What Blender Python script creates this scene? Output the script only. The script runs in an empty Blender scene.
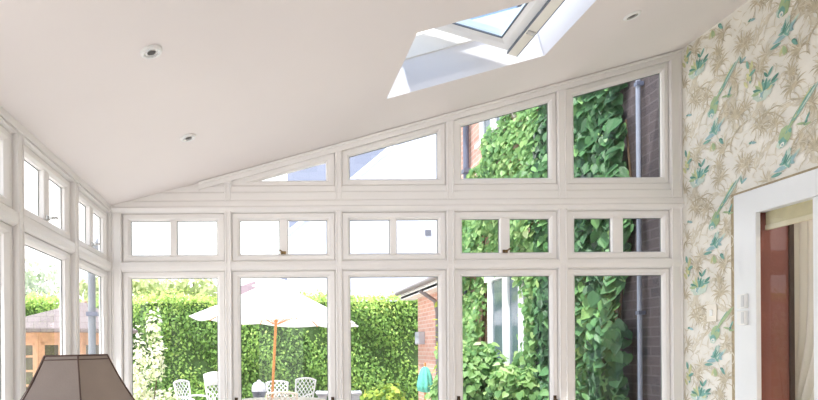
import bpy, bmesh, math, random
import numpy as np
from mathutils import Vector, Matrix

R = random.Random(7)
SC = bpy.context.scene
COL = SC.collection
PI = math.pi

# ------------------------------------------------------------------ calibration
F = 610.0                 # focal length in pixels of the 818 px frame
VX, VY = 270.0, 349.0     # where the depth lines meet
EYE = 1.5
ROLL = 0.007
D0 = 4.357                # gable glazing plane
def dr(px, py): return px + ROLL*(VY-py), py + ROLL*(px-VX)
def W(px, py, d):
    x, y = dr(px, py)
    return Vector(((x-VX)*d/F, d, EYE+(VY-y)*d/F))
def gx(px): return (px-VX)*D0/F          # straightened pixels on the gable plane
def gz(py): return EYE+(VY-py)*D0/F
XL, XR = -1.121, 2.936    # side walls
EAVE=2.522
def ceil_z(x): return EAVE+0.267*(x-XL)
SLOPE = math.atan(0.267)

# ------------------------------------------------------------------ mesh helper
class MB:
    def __init__(s): s.v=[]; s.f=[]; s.m=[]; s.sm=[]
    def add(s, vs, fs, m=0, smooth=False):
        b=len(s.v); s.v.extend([tuple(p) for p in vs])
        for f in fs: s.f.append(tuple(i+b for i in f)); s.m.append(m); s.sm.append(smooth)
    def box(s, x0,x1,y0,y1,z0,z1,m=0,M=None):
        vs=[Vector((x,y,z)) for x in (x0,x1) for y in (y0,y1) for z in (z0,z1)]
        if M is not None: vs=[M@p for p in vs]
        s.add(vs,[(0,1,3,2),(4,6,7,5),(0,4,5,1),(2,3,7,6),(0,2,6,4),(1,5,7,3)],m)
    def quad(s,a,b,c,d,m=0): s.add([a,b,c,d],[(0,1,2,3)],m)
    def prism(s, pts, off, m=0):
        """polygon of 3-D points pushed along the vector off"""
        n=len(pts); off=Vector(off); a=[Vector(p) for p in pts]; b=[p+off for p in a]
        s.add(a+b,[tuple(range(n))[::-1],tuple(range(n,2*n))]+[(i,(i+1)%n,(i+1)%n+n,i+n) for i in range(n)],m)
    def tube(s, pts, r, n=8, m=0, closed=False, flat=1.0, up=None):
        pts=[Vector(p) for p in pts]; N=len(pts); rs=r if isinstance(r,(list,tuple)) else [r]*N
        rings=[]; prev=None
        for i,p in enumerate(pts):
            if closed: t=pts[(i+1)%N]-pts[i-1]
            else: t=pts[min(i+1,N-1)]-pts[max(i-1,0)]
            t.normalize()
            if prev is None:
                a=Vector(up) if up is not None else (Vector((0,0,1)) if abs(t.z)<.9 else Vector((1,0,0)))
            else: a=prev
            a=(a-t*a.dot(t)).normalized(); prev=a; b=t.cross(a)
            rings.append([p+a*math.cos(2*PI*k/n)*rs[i]+b*math.sin(2*PI*k/n)*rs[i]*flat for k in range(n)])
        vs=[q for r_ in rings for q in r_]; fs=[]
        for i in range(N if closed else N-1):
            j=(i+1)%N
            for k in range(n): fs.append((i*n+k,i*n+(k+1)%n,j*n+(k+1)%n,j*n+k))
        s.add(vs,fs,m,True)
        if not closed: s.add(rings[0],[tuple(range(n))[::-1]],m); s.add(rings[-1],[tuple(range(n))],m)
    def lathe(s, prof, n=24, m=0, M=None, cap=True):
        vs=[]
        for (r,z) in prof:
            for k in range(n):
                p=Vector((r*math.cos(2*PI*k/n),r*math.sin(2*PI*k/n),z)); vs.append(M@p if M is not None else p)
        fs=[(i*n+k,i*n+(k+1)%n,(i+1)*n+(k+1)%n,(i+1)*n+k) for i in range(len(prof)-1) for k in range(n)]
        s.add(vs,fs,m,True)
        if cap:
            L=len(prof)-1
            s.add(vs[:n],[tuple(range(n))[::-1]],m); s.add(vs[L*n:],[tuple(range(n))],m)
    def build(s, name, mats, parent=None, bevel=0):
        me=bpy.data.meshes.new(name); me.from_pydata(s.v,[],s.f)
        for mt in (mats if isinstance(mats,(list,tuple)) else [mats]): me.materials.append(mt)
        me.polygons.foreach_set('material_index',s.m); me.polygons.foreach_set('use_smooth',s.sm)
        me.update()
        o=bpy.data.objects.new(name,me); COL.objects.link(o)
        if parent is not None: o.parent=parent
        if bevel:
            b=o.modifiers.new('bevel','BEVEL'); b.width=bevel; b.segments=2; b.limit_method='ANGLE'; b.angle_limit=math.radians(40)
        return o

def tag(o,label=None,cat=None,group=None,kind=None):
    if label: o['label']=label
    if cat: o['category']=cat
    if group: o['group']=group
    if kind: o['kind']=kind
    return o
def empty(name,loc=(0,0,0),label=None,cat=None,group=None,kind=None,rot=(0,0,0)):
    o=bpy.data.objects.new(name,None); COL.objects.link(o); o.location=loc; o.rotation_euler=rot; o.empty_display_size=.1
    return tag(o,label,cat,group,kind)
def copy_tree(o,parent=None):
    c=o.copy(); COL.objects.link(c)
    if parent is not None: c.parent=parent
    for ch in [x for x in COL.objects if x.parent==o]: copy_tree(ch,c)
    return c

# ------------------------------------------------------------------ materials
def nt(name):
    m=bpy.data.materials.new(name); m.use_nodes=True; t=m.node_tree; t.nodes.clear()
    out=t.nodes.new('ShaderNodeOutputMaterial'); return m,t,out
def lin(c): return tuple(((x/255)/12.92 if x/255<=.04045 else ((x/255+.055)/1.055)**2.4) for x in c)+(1,)
def mat(name, rgb, rough=.5, var=.06, scale=6, metal=0, bump=0, bscale=60, spec=.5, sheen=0, transl=None):
    m,t,out=nt(name); b=t.nodes.new('ShaderNodeBsdfPrincipled'); t.links.new(b.outputs[0],out.inputs[0])
    b.inputs['Roughness'].default_value=rough; b.inputs['Metallic'].default_value=metal; b.inputs['Specular IOR Level'].default_value=spec
    if sheen: b.inputs['Sheen Weight'].default_value=sheen
    c=lin(rgb); tc=t.nodes.new('ShaderNodeTexCoord')
    nz=t.nodes.new('ShaderNodeTexNoise'); nz.inputs['Scale'].default_value=scale; nz.inputs['Detail'].default_value=4
    t.links.new(tc.outputs['Object'],nz.inputs['Vector'])
    rp=t.nodes.new('ShaderNodeValToRGB'); rp.color_ramp.elements[0].position=.3; rp.color_ramp.elements[1].position=.7
    rp.color_ramp.elements[0].color=tuple(x*(1-var) for x in c[:3])+(1,); rp.color_ramp.elements[1].color=tuple(min(1,x*(1+var)) for x in c[:3])+(1,)
    t.links.new(nz.outputs[0],rp.inputs[0]); t.links.new(rp.outputs[0],b.inputs['Base Color'])
    if bump:
        n2=t.nodes.new('ShaderNodeTexNoise'); n2.inputs['Scale'].default_value=bscale; t.links.new(tc.outputs['Object'],n2.inputs['Vector'])
        bp=t.nodes.new('ShaderNodeBump'); bp.inputs['Strength'].default_value=bump; bp.inputs['Distance'].default_value=.01
        t.links.new(n2.outputs[0],bp.inputs['Height']); t.links.new(bp.outputs[0],b.inputs['Normal'])
    if transl:
        tr=t.nodes.new('ShaderNodeBsdfTranslucent'); tr.inputs[0].default_value=c; mx=t.nodes.new('ShaderNodeMixShader'); mx.inputs[0].default_value=transl
        t.links.new(b.outputs[0],mx.inputs[1]); t.links.new(tr.outputs[0],mx.inputs[2]); t.links.new(mx.outputs[0],out.inputs[0])
    return m
def glass_mat(name, tint=(1,1,1), base=.035, dirt=0.0):
    m,t,out=nt(name)
    lw=t.nodes.new('ShaderNodeLayerWeight'); lw.inputs['Blend'].default_value=.5
    pw=t.nodes.new('ShaderNodeMath'); pw.operation='POWER'; pw.inputs[1].default_value=5; t.links.new(lw.outputs['Facing'],pw.inputs[0])
    ma=t.nodes.new('ShaderNodeMath'); ma.operation='MULTIPLY_ADD'; ma.inputs[1].default_value=.9; ma.inputs[2].default_value=base; t.links.new(pw.outputs[0],ma.inputs[0])
    tr=t.nodes.new('ShaderNodeBsdfTransparent'); tr.inputs[0].default_value=(*tint,1)
    gl=t.nodes.new('ShaderNodeBsdfGlossy'); gl.inputs['Roughness'].default_value=.01
    mx=t.nodes.new('ShaderNodeMixShader'); t.links.new(ma.outputs[0],mx.inputs[0]); t.links.new(tr.outputs[0],mx.inputs[1]); t.links.new(gl.outputs[0],mx.inputs[2])
    t.links.new(mx.outputs[0],out.inputs[0]); return m
def leaf_mat(name, cols, transl=.35, rough=.55):
    """leaf colours picked per leaf from the mesh attribute 'tone'"""
    m,t,out=nt(name); at=t.nodes.new('ShaderNodeAttribute'); at.attribute_name='tone'
    rp=t.nodes.new('ShaderNodeValToRGB'); el=rp.color_ramp.elements
    while len(el)<len(cols): el.new(.5)
    for i,c in enumerate(cols): el[i].position=i/(len(cols)-1); el[i].color=lin(c)
    t.links.new(at.outputs['Fac'],rp.inputs[0])
    b=t.nodes.new('ShaderNodeBsdfPrincipled'); b.inputs['Roughness'].default_value=rough; b.inputs['Specular IOR Level'].default_value=.3
    t.links.new(rp.outputs[0],b.inputs['Base Color'])
    tr=t.nodes.new('ShaderNodeBsdfTranslucent'); t.links.new(rp.outputs[0],tr.inputs[0])
    mx=t.nodes.new('ShaderNodeMixShader'); mx.inputs[0].default_value=transl
    t.links.new(b.outputs[0],mx.inputs[1]); t.links.new(tr.outputs[0],mx.inputs[2]); t.links.new(mx.outputs[0],out.inputs[0]); return m
def brick_mat(name, c1, c2, mortar, axis='YZ', bw=.225, bh=.075):
    m,t,out=nt(name); b=t.nodes.new('ShaderNodeBsdfPrincipled'); b.inputs['Roughness'].default_value=.85; t.links.new(b.outputs[0],out.inputs[0])
    tc=t.nodes.new('ShaderNodeTexCoord'); sp=t.nodes.new('ShaderNodeSeparateXYZ'); cb=t.nodes.new('ShaderNodeCombineXYZ')
    t.links.new(tc.outputs['Object'],sp.inputs[0]); t.links.new(sp.outputs['XYZ'.index(axis[0])],cb.inputs[0]); t.links.new(sp.outputs['XYZ'.index(axis[1])],cb.inputs[1])
    br=t.nodes.new('ShaderNodeTexBrick'); br.inputs['Scale'].default_value=1; br.inputs['Brick Width'].default_value=bw; br.inputs['Row Height'].default_value=bh
    br.inputs['Mortar Size'].default_value=.006; br.inputs['Color1'].default_value=lin(c1); br.inputs['Color2'].default_value=lin(c2); br.inputs['Mortar'].default_value=lin(mortar)
    t.links.new(cb.outputs[0],br.inputs['Vector']); t.links.new(br.outputs[0],b.inputs['Base Color']); return m

M_PAINT=mat('cream_timber_paint',(241,238,235),.35,.015,3)
M_CEIL=mat('ceiling_paint',(238,231,228),.8,.012,1.5)
M_LINING=mat('skylight_lining_paint',(232,232,236),.5,.01,2)
M_GLASS=glass_mat('window_glass',(.985,.99,.985))
M_FLOOR=mat('pale_floor_tile',(242,239,236),.5,.04,2)
M_BRASS=mat('aged_brass',(120,98,66),.35,.15,40,metal=.8)
M_BRONZE=mat('dark_bronze',(84,66,50),.4,.15,40,metal=.6)
M_CHROME=mat('brushed_steel',(200,200,198),.25,.03,40,metal=.8)
M_DARK=mat('dark_recess',(70,66,62),.5,.1,10)
M_WHITE=mat('white_plastic',(243,243,240),.3,.01,10)
M_UPVC=mat('white_door_paint',(240,243,245),.3,.01,4)
M_SASH=mat('white_sash_paint',(244,243,240),.35,.01,4)
M_GASKET=mat('grey_gasket',(108,116,126),.6,.05,10)
M_GASK2=mat('grey_green_gasket',(128,132,130),.6,.05,10)
M_RAIL=mat('sash_handle_cream',(238,234,222),.35,.02,10)

# ------------------------------------------------------------------ framing helpers
def inset(poly,t):
    """inset a convex counter-clockwise polygon (2-D) by the distance t (list or number per edge)"""
    n=len(poly); ts=t if isinstance(t,(list,tuple)) else [t]*n; L=[]
    for i in range(n):
        a=Vector(poly[i]); b=Vector(poly[(i+1)%n]); d=(b-a).normalized(); nn=Vector((-d.y,d.x)); L.append((a+nn*ts[i],d))
    out=[]
    for i in range(n):
        p,d=L[i-1]; q,e=L[i]; den=d.x*e.y-d.y*e.x
        k=((q.x-p.x)*e.y-(q.y-p.y)*e.x)/den; out.append(p+d*k)
    return out
class Plane:
    """a wall plane: u along, z up, h towards the room"""
    def __init__(s,kind): s.k=kind
    def P(s,u,z,h=0):
        if s.k=='gable': return Vector((u,D0-h,z))
        if s.k=='left': return Vector((XL-.03+h,u,z))
        if s.k=='right': return Vector((XR-h,-u,z))
GAB,LEF,RIG=Plane('gable'),Plane('left'),Plane('right')
def sweep(mb,pl,poly,prof,m=0,sc=None):
    """profile [(inset,height)] swept round the polygon with mitred corners"""
    rings=[[pl.P(p.x,p.y,h) for p in inset(poly,[t*q for q in sc] if sc else t)] for (t,h) in prof]; n=len(poly)
    vs=[p for r_ in rings for p in r_]; K=len(prof)
    mb.add(vs,[(i*n+k,i*n+(k+1)%n,((i+1)%K)*n+(k+1)%n,((i+1)%K)*n+k) for i in range(K) for k in range(n)],m)
def slab(mb,pl,u0,u1,z0,z1,h0,h1,m=0):
    vs=[pl.P(u,z,h) for u in (u0,u1) for z in (z0,z1) for h in (h0,h1)]
    mb.add(vs,[(0,1,3,2),(4,6,7,5),(0,4,5,1),(2,3,7,6),(0,2,6,4),(1,5,7,3)],m)
def rect(u0,u1,z0,z1): return [Vector((u0,z0)),Vector((u1,z0)),Vector((u1,z1)),Vector((u0,z1))]
FW=.0585
PROF=[(0,-.05),(0,-.003),(.003,-.003),(.003,.003),(.009,.008),(.040,.008),(.047,.003),(FW,-.008),(FW,-.034),(FW-.02,-.045)]
def glazing(mb,pl,poly,h): mb.add([pl.P(p.x,p.y,h) for p in poly],[tuple(range(len(poly)))])
WN=[0]
def window(pl,poly,label,bars=(),sc=(1,1,1,1)):
    WN[0]+=1
    w=empty('window_%d'%WN[0],(0,0,0),label,'window',kind='structure')
    mb=MB(); sweep(mb,pl,poly,PROF,0,sc)
    inn=inset(poly,[FW*q for q in sc])
    mb.build('window_frame',M_PAINT,w,.0015)
    z0=min(p.y for p in inn); z1=max(p.y for p in inn); us=[p.x for p in inn]; edges=[min(us)]
    for (a,b) in bars:
        mb=MB(); slab(mb,pl,a,b,z0-.005,z1+.005,-.034,.004); mb.build('glazing_bar',M_PAINT,w,.006)
        edges+= [a,b]
    edges.append(max(us))
    mb=MB()
    cells=[rect(edges[i],edges[i+1],z0,z1) for i in range(0,len(edges),2)] if bars else [inn]
    for q in cells: sweep(mb,pl,q,[(-.001,-.029),(-.001,-.026),(.0045,-.026),(.0045,-.029)])
    mb.build('glazing_gasket',M_GASK2,w)
    if bars:
        for i in range(0,len(edges),2):
            mb=MB(); glazing(mb,pl,rect(edges[i],edges[i+1],z0,z1),-.029); mb.build('pane',M_GLASS,w)
    else:
        mb=MB(); glazing(mb,pl,inn,-.029); mb.build('pane',M_GLASS,w)
    return w
TN=[0]
def trim(mb,label,bev=.004,mt=None):
    TN[0]+=1; return tag(mb.build('trim_%d'%TN[0],mt or M_PAINT,None,bev),label,'trim',kind='structure')

# ------------------------------------------------------------------ gable (glazed end wall)
GL=[(131.3,217.4),(240.6,327.6),(350.6,438.4),(462.4,549.4),(574.6,661.6)]
FR=[(gx(a)-FW,gx(b)+FW) for a,b in GL]
Z_UB=gz(186.5); Z_CT=gz(213.0); Z_CB=gz(261.0); Z_LT=gz(271.0); Z_LB=.62
ordn=['first','second','third','fourth','fifth']
where=['beside the left corner','behind the parasol canopy','in front of the hedge and brick corner','in front of the white garden bay window','beside the wallpapered wall']
def fastener(pl,parent,u,z,h,mt,long=.07,dirn=1):
    mb=MB()
    slab(mb,pl,u-.018,u+.018,z-.010,z+.012,h,h+.008); slab(mb,pl,u-.007,u+.007,z-.007,z+.009,h+.008,h+.028)
    mb.tube([pl.P(u,z+.003,h+.026),pl.P(u+dirn*long*.4,z+.006,h+.030),pl.P(u+dirn*long*.75,z+.016,h+.030),pl.P(u+dirn*long,z+.012,h+.028)],[.006,.0055,.005,.006],8)
    return mb.build('handle',mt,parent,.001)
def knob(pl,parent,u,z,h,mt):
    mb=MB(); slab(mb,pl,u-.011,u+.011,z-.03,z+.03,h,h+.005); slab(mb,pl,u-.006,u+.006,z-.006,z+.006,h+.005,h+.03)
    mb.tube([pl.P(u,z+.005,h+.03),pl.P(u,z-.03,h+.034),pl.P(u,z-.07,h+.03)],[.008,.006,.007],8)
    return mb.build('handle',mt,parent,.001)
bars=[(170.9,177.6),(280.6,288.5),(391.0,397.6),(501.0,510.6),(613.0,623.8)]
SR=lambda i:(.95,.92,.88,.8,.74)[i]
SL=lambda i:(1,1,1.03,1.08,1.12)[i]
for i,(a,b) in enumerate(FR):
    w=window(GAB,rect(a,b,Z_LB,Z_LT),'tall lower window of the gable %s'%where[i],sc=(1,SR(i),.77,SL(i)))
    if i in (1,3):
        knob(GAB,w,a+.026,EYE-.375,.008,M_BRONZE); knob(GAB,w,b-.026,EYE-.375,.008,M_BRONZE)
    w=window(GAB,rect(a,b,Z_CB,Z_CT),'two-pane clerestory window of the gable, above the tall window %s'%where[i],[(gx(bars[i][0]),gx(bars[i][1]))],sc=(.83,SR(i),.86,SL(i)))
    if i in (1,3):
        fastener(GAB,w,(gx(bars[i][0])+gx(bars[i][1]))/2-.004,Z_CB+.055,.006,M_BRASS,.03,-1 if i==1 else 1)
def rake(u): return ceil_z(u)-.052
upl={1:'small wedge-shaped top window of the gable at its lowest end',2:'sloping-topped upper window between the wedge and the ivy view',3:'sloping-topped upper window showing brick and ivy',4:'tallest sloping-topped upper window beside the wallpapered wall'}
for i in (1,2,3,4):
    a,b=FR[i]
    if i==1:
        a=gx(233.0); poly=[Vector((a,Z_UB)),Vector((b,Z_UB)),Vector((b,rake(b))),Vector((a,rake(a)))]
        if poly[3].y-poly[0].y<.05: poly[3].y=poly[0].y+.05
    else: poly=[Vector((a,Z_UB)),Vector((b,Z_UB)),Vector((b,rake(b))),Vector((a,rake(a)))]
    if i==1:
        # the low end closes to a point, so the inner edge is a triangle
        WN[0]+=1; w=empty('window_%d'%WN[0],(0,0,0),upl[1],'window',kind='structure')
        ins=lambda t:(lambda zb,ur:[Vector((max(a+t*.6,(zb+t*.776-(ceil_z(0)-.052))/.267),zb)),Vector((ur,zb)),Vector((ur,rake(ur)-t*.776))])(Z_UB+t*.72,b-t)
        rings=[]
        for (t,h) in PROF:
            if t<.03: q=inset(poly,t*.6 if t<.03 else t); q=[q[0],q[1],q[2],q[3]]
            else:
                q3=ins(t); q=[q3[0],q3[1],q3[2],Vector((q3[0].x+.0001,q3[0].y+.0001))]
            rings.append([GAB.P(p.x,p.y,h) for p in q])
        mb=MB(); n=4; K=len(PROF)
        mb.add([p for r_ in rings for p in r_],[(ii*n+k,ii*n+(k+1)%n,((ii+1)%K)*n+(k+1)%n,((ii+1)%K)*n+k) for ii in range(K) for k in range(n)])
        mb.build('window_frame',M_PAINT,w)
        mb=MB(); glazing(mb,GAB,ins(FW),-.029); mb.build('pane',M_GLASS,w)
    else: window(GAB,poly,upl[i],sc=(.85,SR(i),(1,1,.80,.85,.95)[i],SL(i)))
# posts, rails and raking plate of the gable
edges=[gx(114.0)-.02]+[x for ab in FR for x in ab]+[XR]
names=['corner post','post between the first two gable windows','post right of the parasol window','post left of the ivy window','post between the two ivy windows','end post against the wallpaper']
for k in range(6):
    u0,u1=edges[2*k],edges[2*k+1]
    if k==0: u0=XL
    mb=MB(); zt=ceil_z(u0)-.005
    pts=[GAB.P(u0,Z_LB-.1,-.045),GAB.P(u1,Z_LB-.1,-.045),GAB.P(u1,ceil_z(u1)-.004,-.045),GAB.P(u0,zt,-.045)]
    mb.prism(pts,(0,-.073,0)); 
    for (e,sg) in ((u0,1),(u1,-1)):
        q=e+sg*.008; mb.tube([GAB.P(q,Z_LB,.028),GAB.P(q,ceil_z(min(u0,u1))-.06,.028)],.0065,8)
    trim(mb,'cream painted timber %s'%names[k],0)
def railbeam(pl,u0,u1,prof,label):
    mb=MB(); n=len(prof)
    a=[pl.P(u0,z,h) for h,z in prof]; b=[pl.P(u1,z,h) for h,z in prof]
    mb.add(a+b,[tuple(range(n)),tuple(range(n,2*n))[::-1]]+[(i,i+n,(i+1)%n+n,(i+1)%n) for i in range(n)]); return trim(mb,label,.002)
zA,zB,zC=gz(194.0),gz(202.5),gz(209.5)
railbeam(GAB,XL,XR,[(-.1,Z_CT-.001),(.014,Z_CT-.001),(.030,Z_CT+.006),(.048,zC),(.052,zC+.008),(.040,zC+.016),(.040,zB),(.030,zB+.010),(.030,zA),(.020,zA+.012),(.020,Z_UB-.004),(.008,Z_UB+.001),(-.1,Z_UB+.001)],'deep moulded cream beam across the gable under the sloping windows')
railbeam(GAB,XL,XR,[(-.1,Z_LT-.001),(.012,Z_LT-.001),(.030,Z_LT+.010),(.034,(Z_LT+Z_CB)/2),(.030,Z_CB-.010),(.012,Z_CB+.001),(-.1,Z_CB+.001)],'cream transom rail across the gable under the clerestory')
# solid infill of the low corner and the raking plate
mb=MB(); u1=gx(233.0)
mb.prism([GAB.P(XL,Z_UB-.01,-.1),GAB.P(u1,Z_UB-.01,-.1),GAB.P(u1,ceil_z(u1)-.004,-.1),GAB.P(XL,ceil_z(XL)-.004,-.1)],(0,-.108,0)); trim(mb,'cream solid panel in the low corner of the gable')
mb=MB()
us=[gx(200),XR]
mb.prism([GAB.P(us[0],ceil_z(us[0])-.054,-.1),GAB.P(us[1],ceil_z(us[1])-.054,-.1),GAB.P(us[1],ceil_z(us[1])-.003,-.1),GAB.P(us[0],ceil_z(us[0])-.003,-.1)],(0,-.132,0))
mb.prism([GAB.P(us[0],ceil_z(us[0])-.020,-.02),GAB.P(us[1],ceil_z(us[1])-.020,-.02),GAB.P(us[1],ceil_z(us[1])-.003,-.02),GAB.P(us[0],ceil_z(us[0])-.003,-.02)],(0,-.07,0))
trim(mb,'cream raking plate under the sloping ceiling',.003)
mb=MB(); mb.box(XL-.12,XR,D0-.03,D0+.12,-.15,Z_LB-.0); mb.box(XL,XR,D0-.1,D0-.02,Z_LB-.06,Z_LB-.02)
tag(mb.build('wall_gable_base',M_CEIL),'low cream wall under the gable windows','wall',kind='structure')

# ------------------------------------------------------------------ left side wall
posts=[4.357,3.584,2.790,1.997,1.204]      # far edge of every post
bay_name=['bay next to the far corner','second bay from the far corner','bay nearest the camera']
for k in range(4):
    dn=posts[k+1] if k+1<len(posts) else posts[k]-.79
    if k<3:
        u0,u1=posts[k+1],posts[k]-(.045 if k==0 else .068)
        w=window(LEF,rect(u0,u1,Z_LB,Z_LT),'tall lower window of the side wall, %s'%bay_name[k],sc=(1,1,.77,1))
        mid=(u0+u1)/2
        w=window(LEF,rect(u0,u1,Z_CB,Z_CT),'two-pane clerestory window of the side wall, %s'%bay_name[k],[(mid-.036,mid+.036)],sc=(.83,1,.86,1))
        if k<2:
            fastener(LEF,w,mid-.004,Z_CB+.055,.006,M_CHROME,.07,1)
    d1=posts[k]; d0=d1-(.045 if k==0 else .068)
    if k==0: continue
    mb=MB(); slab(mb,LEF,d0,d1,Z_LB-.1,EAVE-.006,-.036,.03)
    for q in (d0+.008,d1-.008): mb.tube([LEF.P(q,Z_LB,.030),LEF.P(q,EAVE-.056,.030)],.0065,8)
    trim(mb,'cream post of the side wall, near side of the %s'%['','first bay','second bay','third bay'][k],0)
mb=MB(); slab(mb,LEF,D0-.045,D0+.1,Z_LB-.1,EAVE-.006,-.036,.03); trim(mb,'cream corner post of the side wall',.004)
mb=MB(); slab(mb,LEF,1.14,D0+.1,Z_CT-.002,EAVE+.004,-.1,.012); slab(mb,LEF,1.14,D0+.0,EAVE-.034,EAVE+.004,.0,.034); slab(mb,LEF,1.14,D0,Z_CT,Z_CT+.012,0,.03)
trim(mb,'cream eaves plate along the top of the side wall',.004)
railbeam(LEF,1.14,D0,[(-.1,Z_LT-.001),(.012,Z_LT-.001),(.030,Z_LT+.010),(.034,(Z_LT+Z_CB)/2),(.030,Z_CB-.010),(.012,Z_CB+.001),(-.1,Z_CB+.001)],'cream transom rail along the side wall')
mb=MB(); mb.box(XL-.12,XL+.03,1.14,D0+.12,-.15,Z_LB); tag(mb.build('wall_left',M_CEIL),'low cream wall under the side windows','wall',kind='structure')

# ------------------------------------------------------------------ floor, ceiling with the roof-window hole
YB=-2.2
mb=MB(); mb.box(XL-.12,XR+3.2,YB,D0+.12,-.12,0.0); tag(mb.build('floor',M_FLOOR),'pale tiled floor','floor',kind='structure')
HX=(.718,1.679); HY=(2.931,3.702)
mb=MB()
xs=[XL-.12,HX[0],HX[1],XR]; ys=[YB,HY[0],HY[1],D0+.12]
def roofpt(x,y,o=0): return Vector((x-math.sin(SLOPE)*o,y,ceil_z(x)+math.cos(SLOPE)*o))
for i in range(3):
    for j in range(3):
        if i==1 and j==1: continue
        q=[roofpt(xs[i],ys[j]),roofpt(xs[i+1],ys[j]),roofpt(xs[i+1],ys[j+1]),roofpt(xs[i],ys[j+1])]
        mb.quad(*q[::-1]); mb.quad(*[roofpt(x,y,.2) for x,y in ((xs[i],ys[j]),(xs[i+1],ys[j]),(xs[i+1],ys[j+1]),(xs[i],ys[j+1]))],m=1)
for (a,b) in (((xs[0],ys[0]),(xs[3],ys[0])),((xs[3],ys[0]),(xs[3],ys[3])),((xs[3],ys[3]),(xs[0],ys[3])),((xs[0],ys[3]),(xs[0],ys[0]))):
    mb.quad(roofpt(*a),roofpt(*b),roofpt(*b,.2),roofpt(*a,.2),m=1)
tag(mb.build('ceiling',[M_CEIL,mat('roof_slate',(110,112,120),.8,.1,5)]),'smooth off-white ceiling sloping up towards the wallpapered wall','ceiling',kind='structure')

mb=MB(); mb.box(XL-.12,XL+.0,YB,1.15,-.12,2.49); tag(mb.build('wall_left_rear',M_CEIL),'plain cream side wall behind the camera','wall',kind='structure')
mb=MB(); mb.box(XL-.12,-.2,YB-.12,YB,-.12,2.7); mb.box(.6,XR,YB-.12,YB,-.12,3.6); mb.box(-.2,.6,YB-.12,YB,2.2,3.2); tag(mb.build('wall_rear',M_CEIL),'plain cream rear wall with a wide opening','wall',kind='structure')
# roof window: lining, fixed frame and pivoting sash standing open
WN[0]+=1
sky=empty('window_%d'%WN[0],(0,0,0),'white roof window in the sloping ceiling with its pivot sash tilted open','roof window',kind='structure')
mb=MB(); c=[(HX[0],HY[0]),(HX[1],HY[0]),(HX[1],HY[1]),(HX[0],HY[1])]
for k in range(4):
    a,b=c[k],c[(k+1)%4]; mb.quad(roofpt(*a,0),roofpt(*b,0),roofpt(*b,.205),roofpt(*a,.205))
mb.build('lining',M_LINING,sky)
mb=MB(); n=4; rings=[]
for (t,o) in [(-.01,.195),(.012,.20),(.012,.32),(-.04,.32),(-.04,.195)]:
    cc=[(HX[0]+t,HY[0]+t),(HX[1]-t,HY[0]+t),(HX[1]-t,HY[1]-t),(HX[0]+t,HY[1]-t)]; rings.append([roofpt(*p,o) for p in cc])
K=len(rings); mb.add([p for r_ in rings for p in r_],[(i*n+k,i*n+(k+1)%n,((i+1)%K)*n+(k+1)%n,((i+1)%K)*n+k) for i in range(K) for k in range(n)])
mb.build('fixed_frame',M_SASH,sky,.003)
PIV=Vector((1.101,(HY[0]+HY[1])/2,3.395)); SA=math.radians(16.8)
Msash=Matrix.Translation(PIV)@Matrix.Rotation(SA,4,'Y')      # +x end dips into the room
HLn,HWd=.372,.345
sash=empty('sash',(0,0,0)); sash.parent=sky
def sashprof(mb,prof,m=0):
    rings=[]
    for (t,z) in prof: rings.append([Msash@Vector((x,y,z)) for x,y in ((-HLn+t,-HWd+t),(HLn-t,-HWd+t),(HLn-t,HWd-t),(-HLn+t,HWd-t))])
    K=len(rings); mb.add([p for r_ in rings for p in r_],[(i*4+k,i*4+(k+1)%4,((i+1)%K)*4+(k+1)%4,((i+1)%K)*4+k) for i in range(K) for k in range(4)],m)
mb=MB(); sashprof(mb,[(0,-.012),(.06,-.012),(.092,.0),(.092,.05),(0,.05)]); mb.build('sash_frame',M_SASH,sash,.003)
mb=MB(); sashprof(mb,[(.088,-.0035),(.097,-.0035),(.097,.004),(.088,.004)]); mb.build('gasket',M_GASKET,sash)
mb=MB(); mb.add([Msash@Vector(p) for p in ((-HLn+.08,-HWd+.08,.006),(HLn-.08,-HWd+.08,.006),(HLn-.08,HWd-.08,.006),(-HLn+.08,HWd-.08,.006))],[(0,1,2,3)]); mb.build('pane',glass_mat('roof_glass',(.56,.66,.76),.06),sash)
mb=MB(); mb.box(HLn-.010,HLn+.046,-HWd+.0,HWd-.0,-.034,-.004,M=Msash); mb.build('ventilation_flap',M_RAIL,sash,.004)
mb=MB(); mb.box(HLn-.016,HLn-.010,-HWd+.0,HWd-.0,-.032,-.008,M=Msash); mb.box(HLn+.046,HLn+.050,-HWd,HWd,-.032,-.006,M=Msash); mb.build('seal',M_GASKET,sash)
mb=MB()
for yy in (.06,): mb.box(HLn-.004,HLn+.040,yy,yy+.03,-.042,-.033,M=Msash)
mb.build('clip',M_CHROME,sash,.002)

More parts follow.
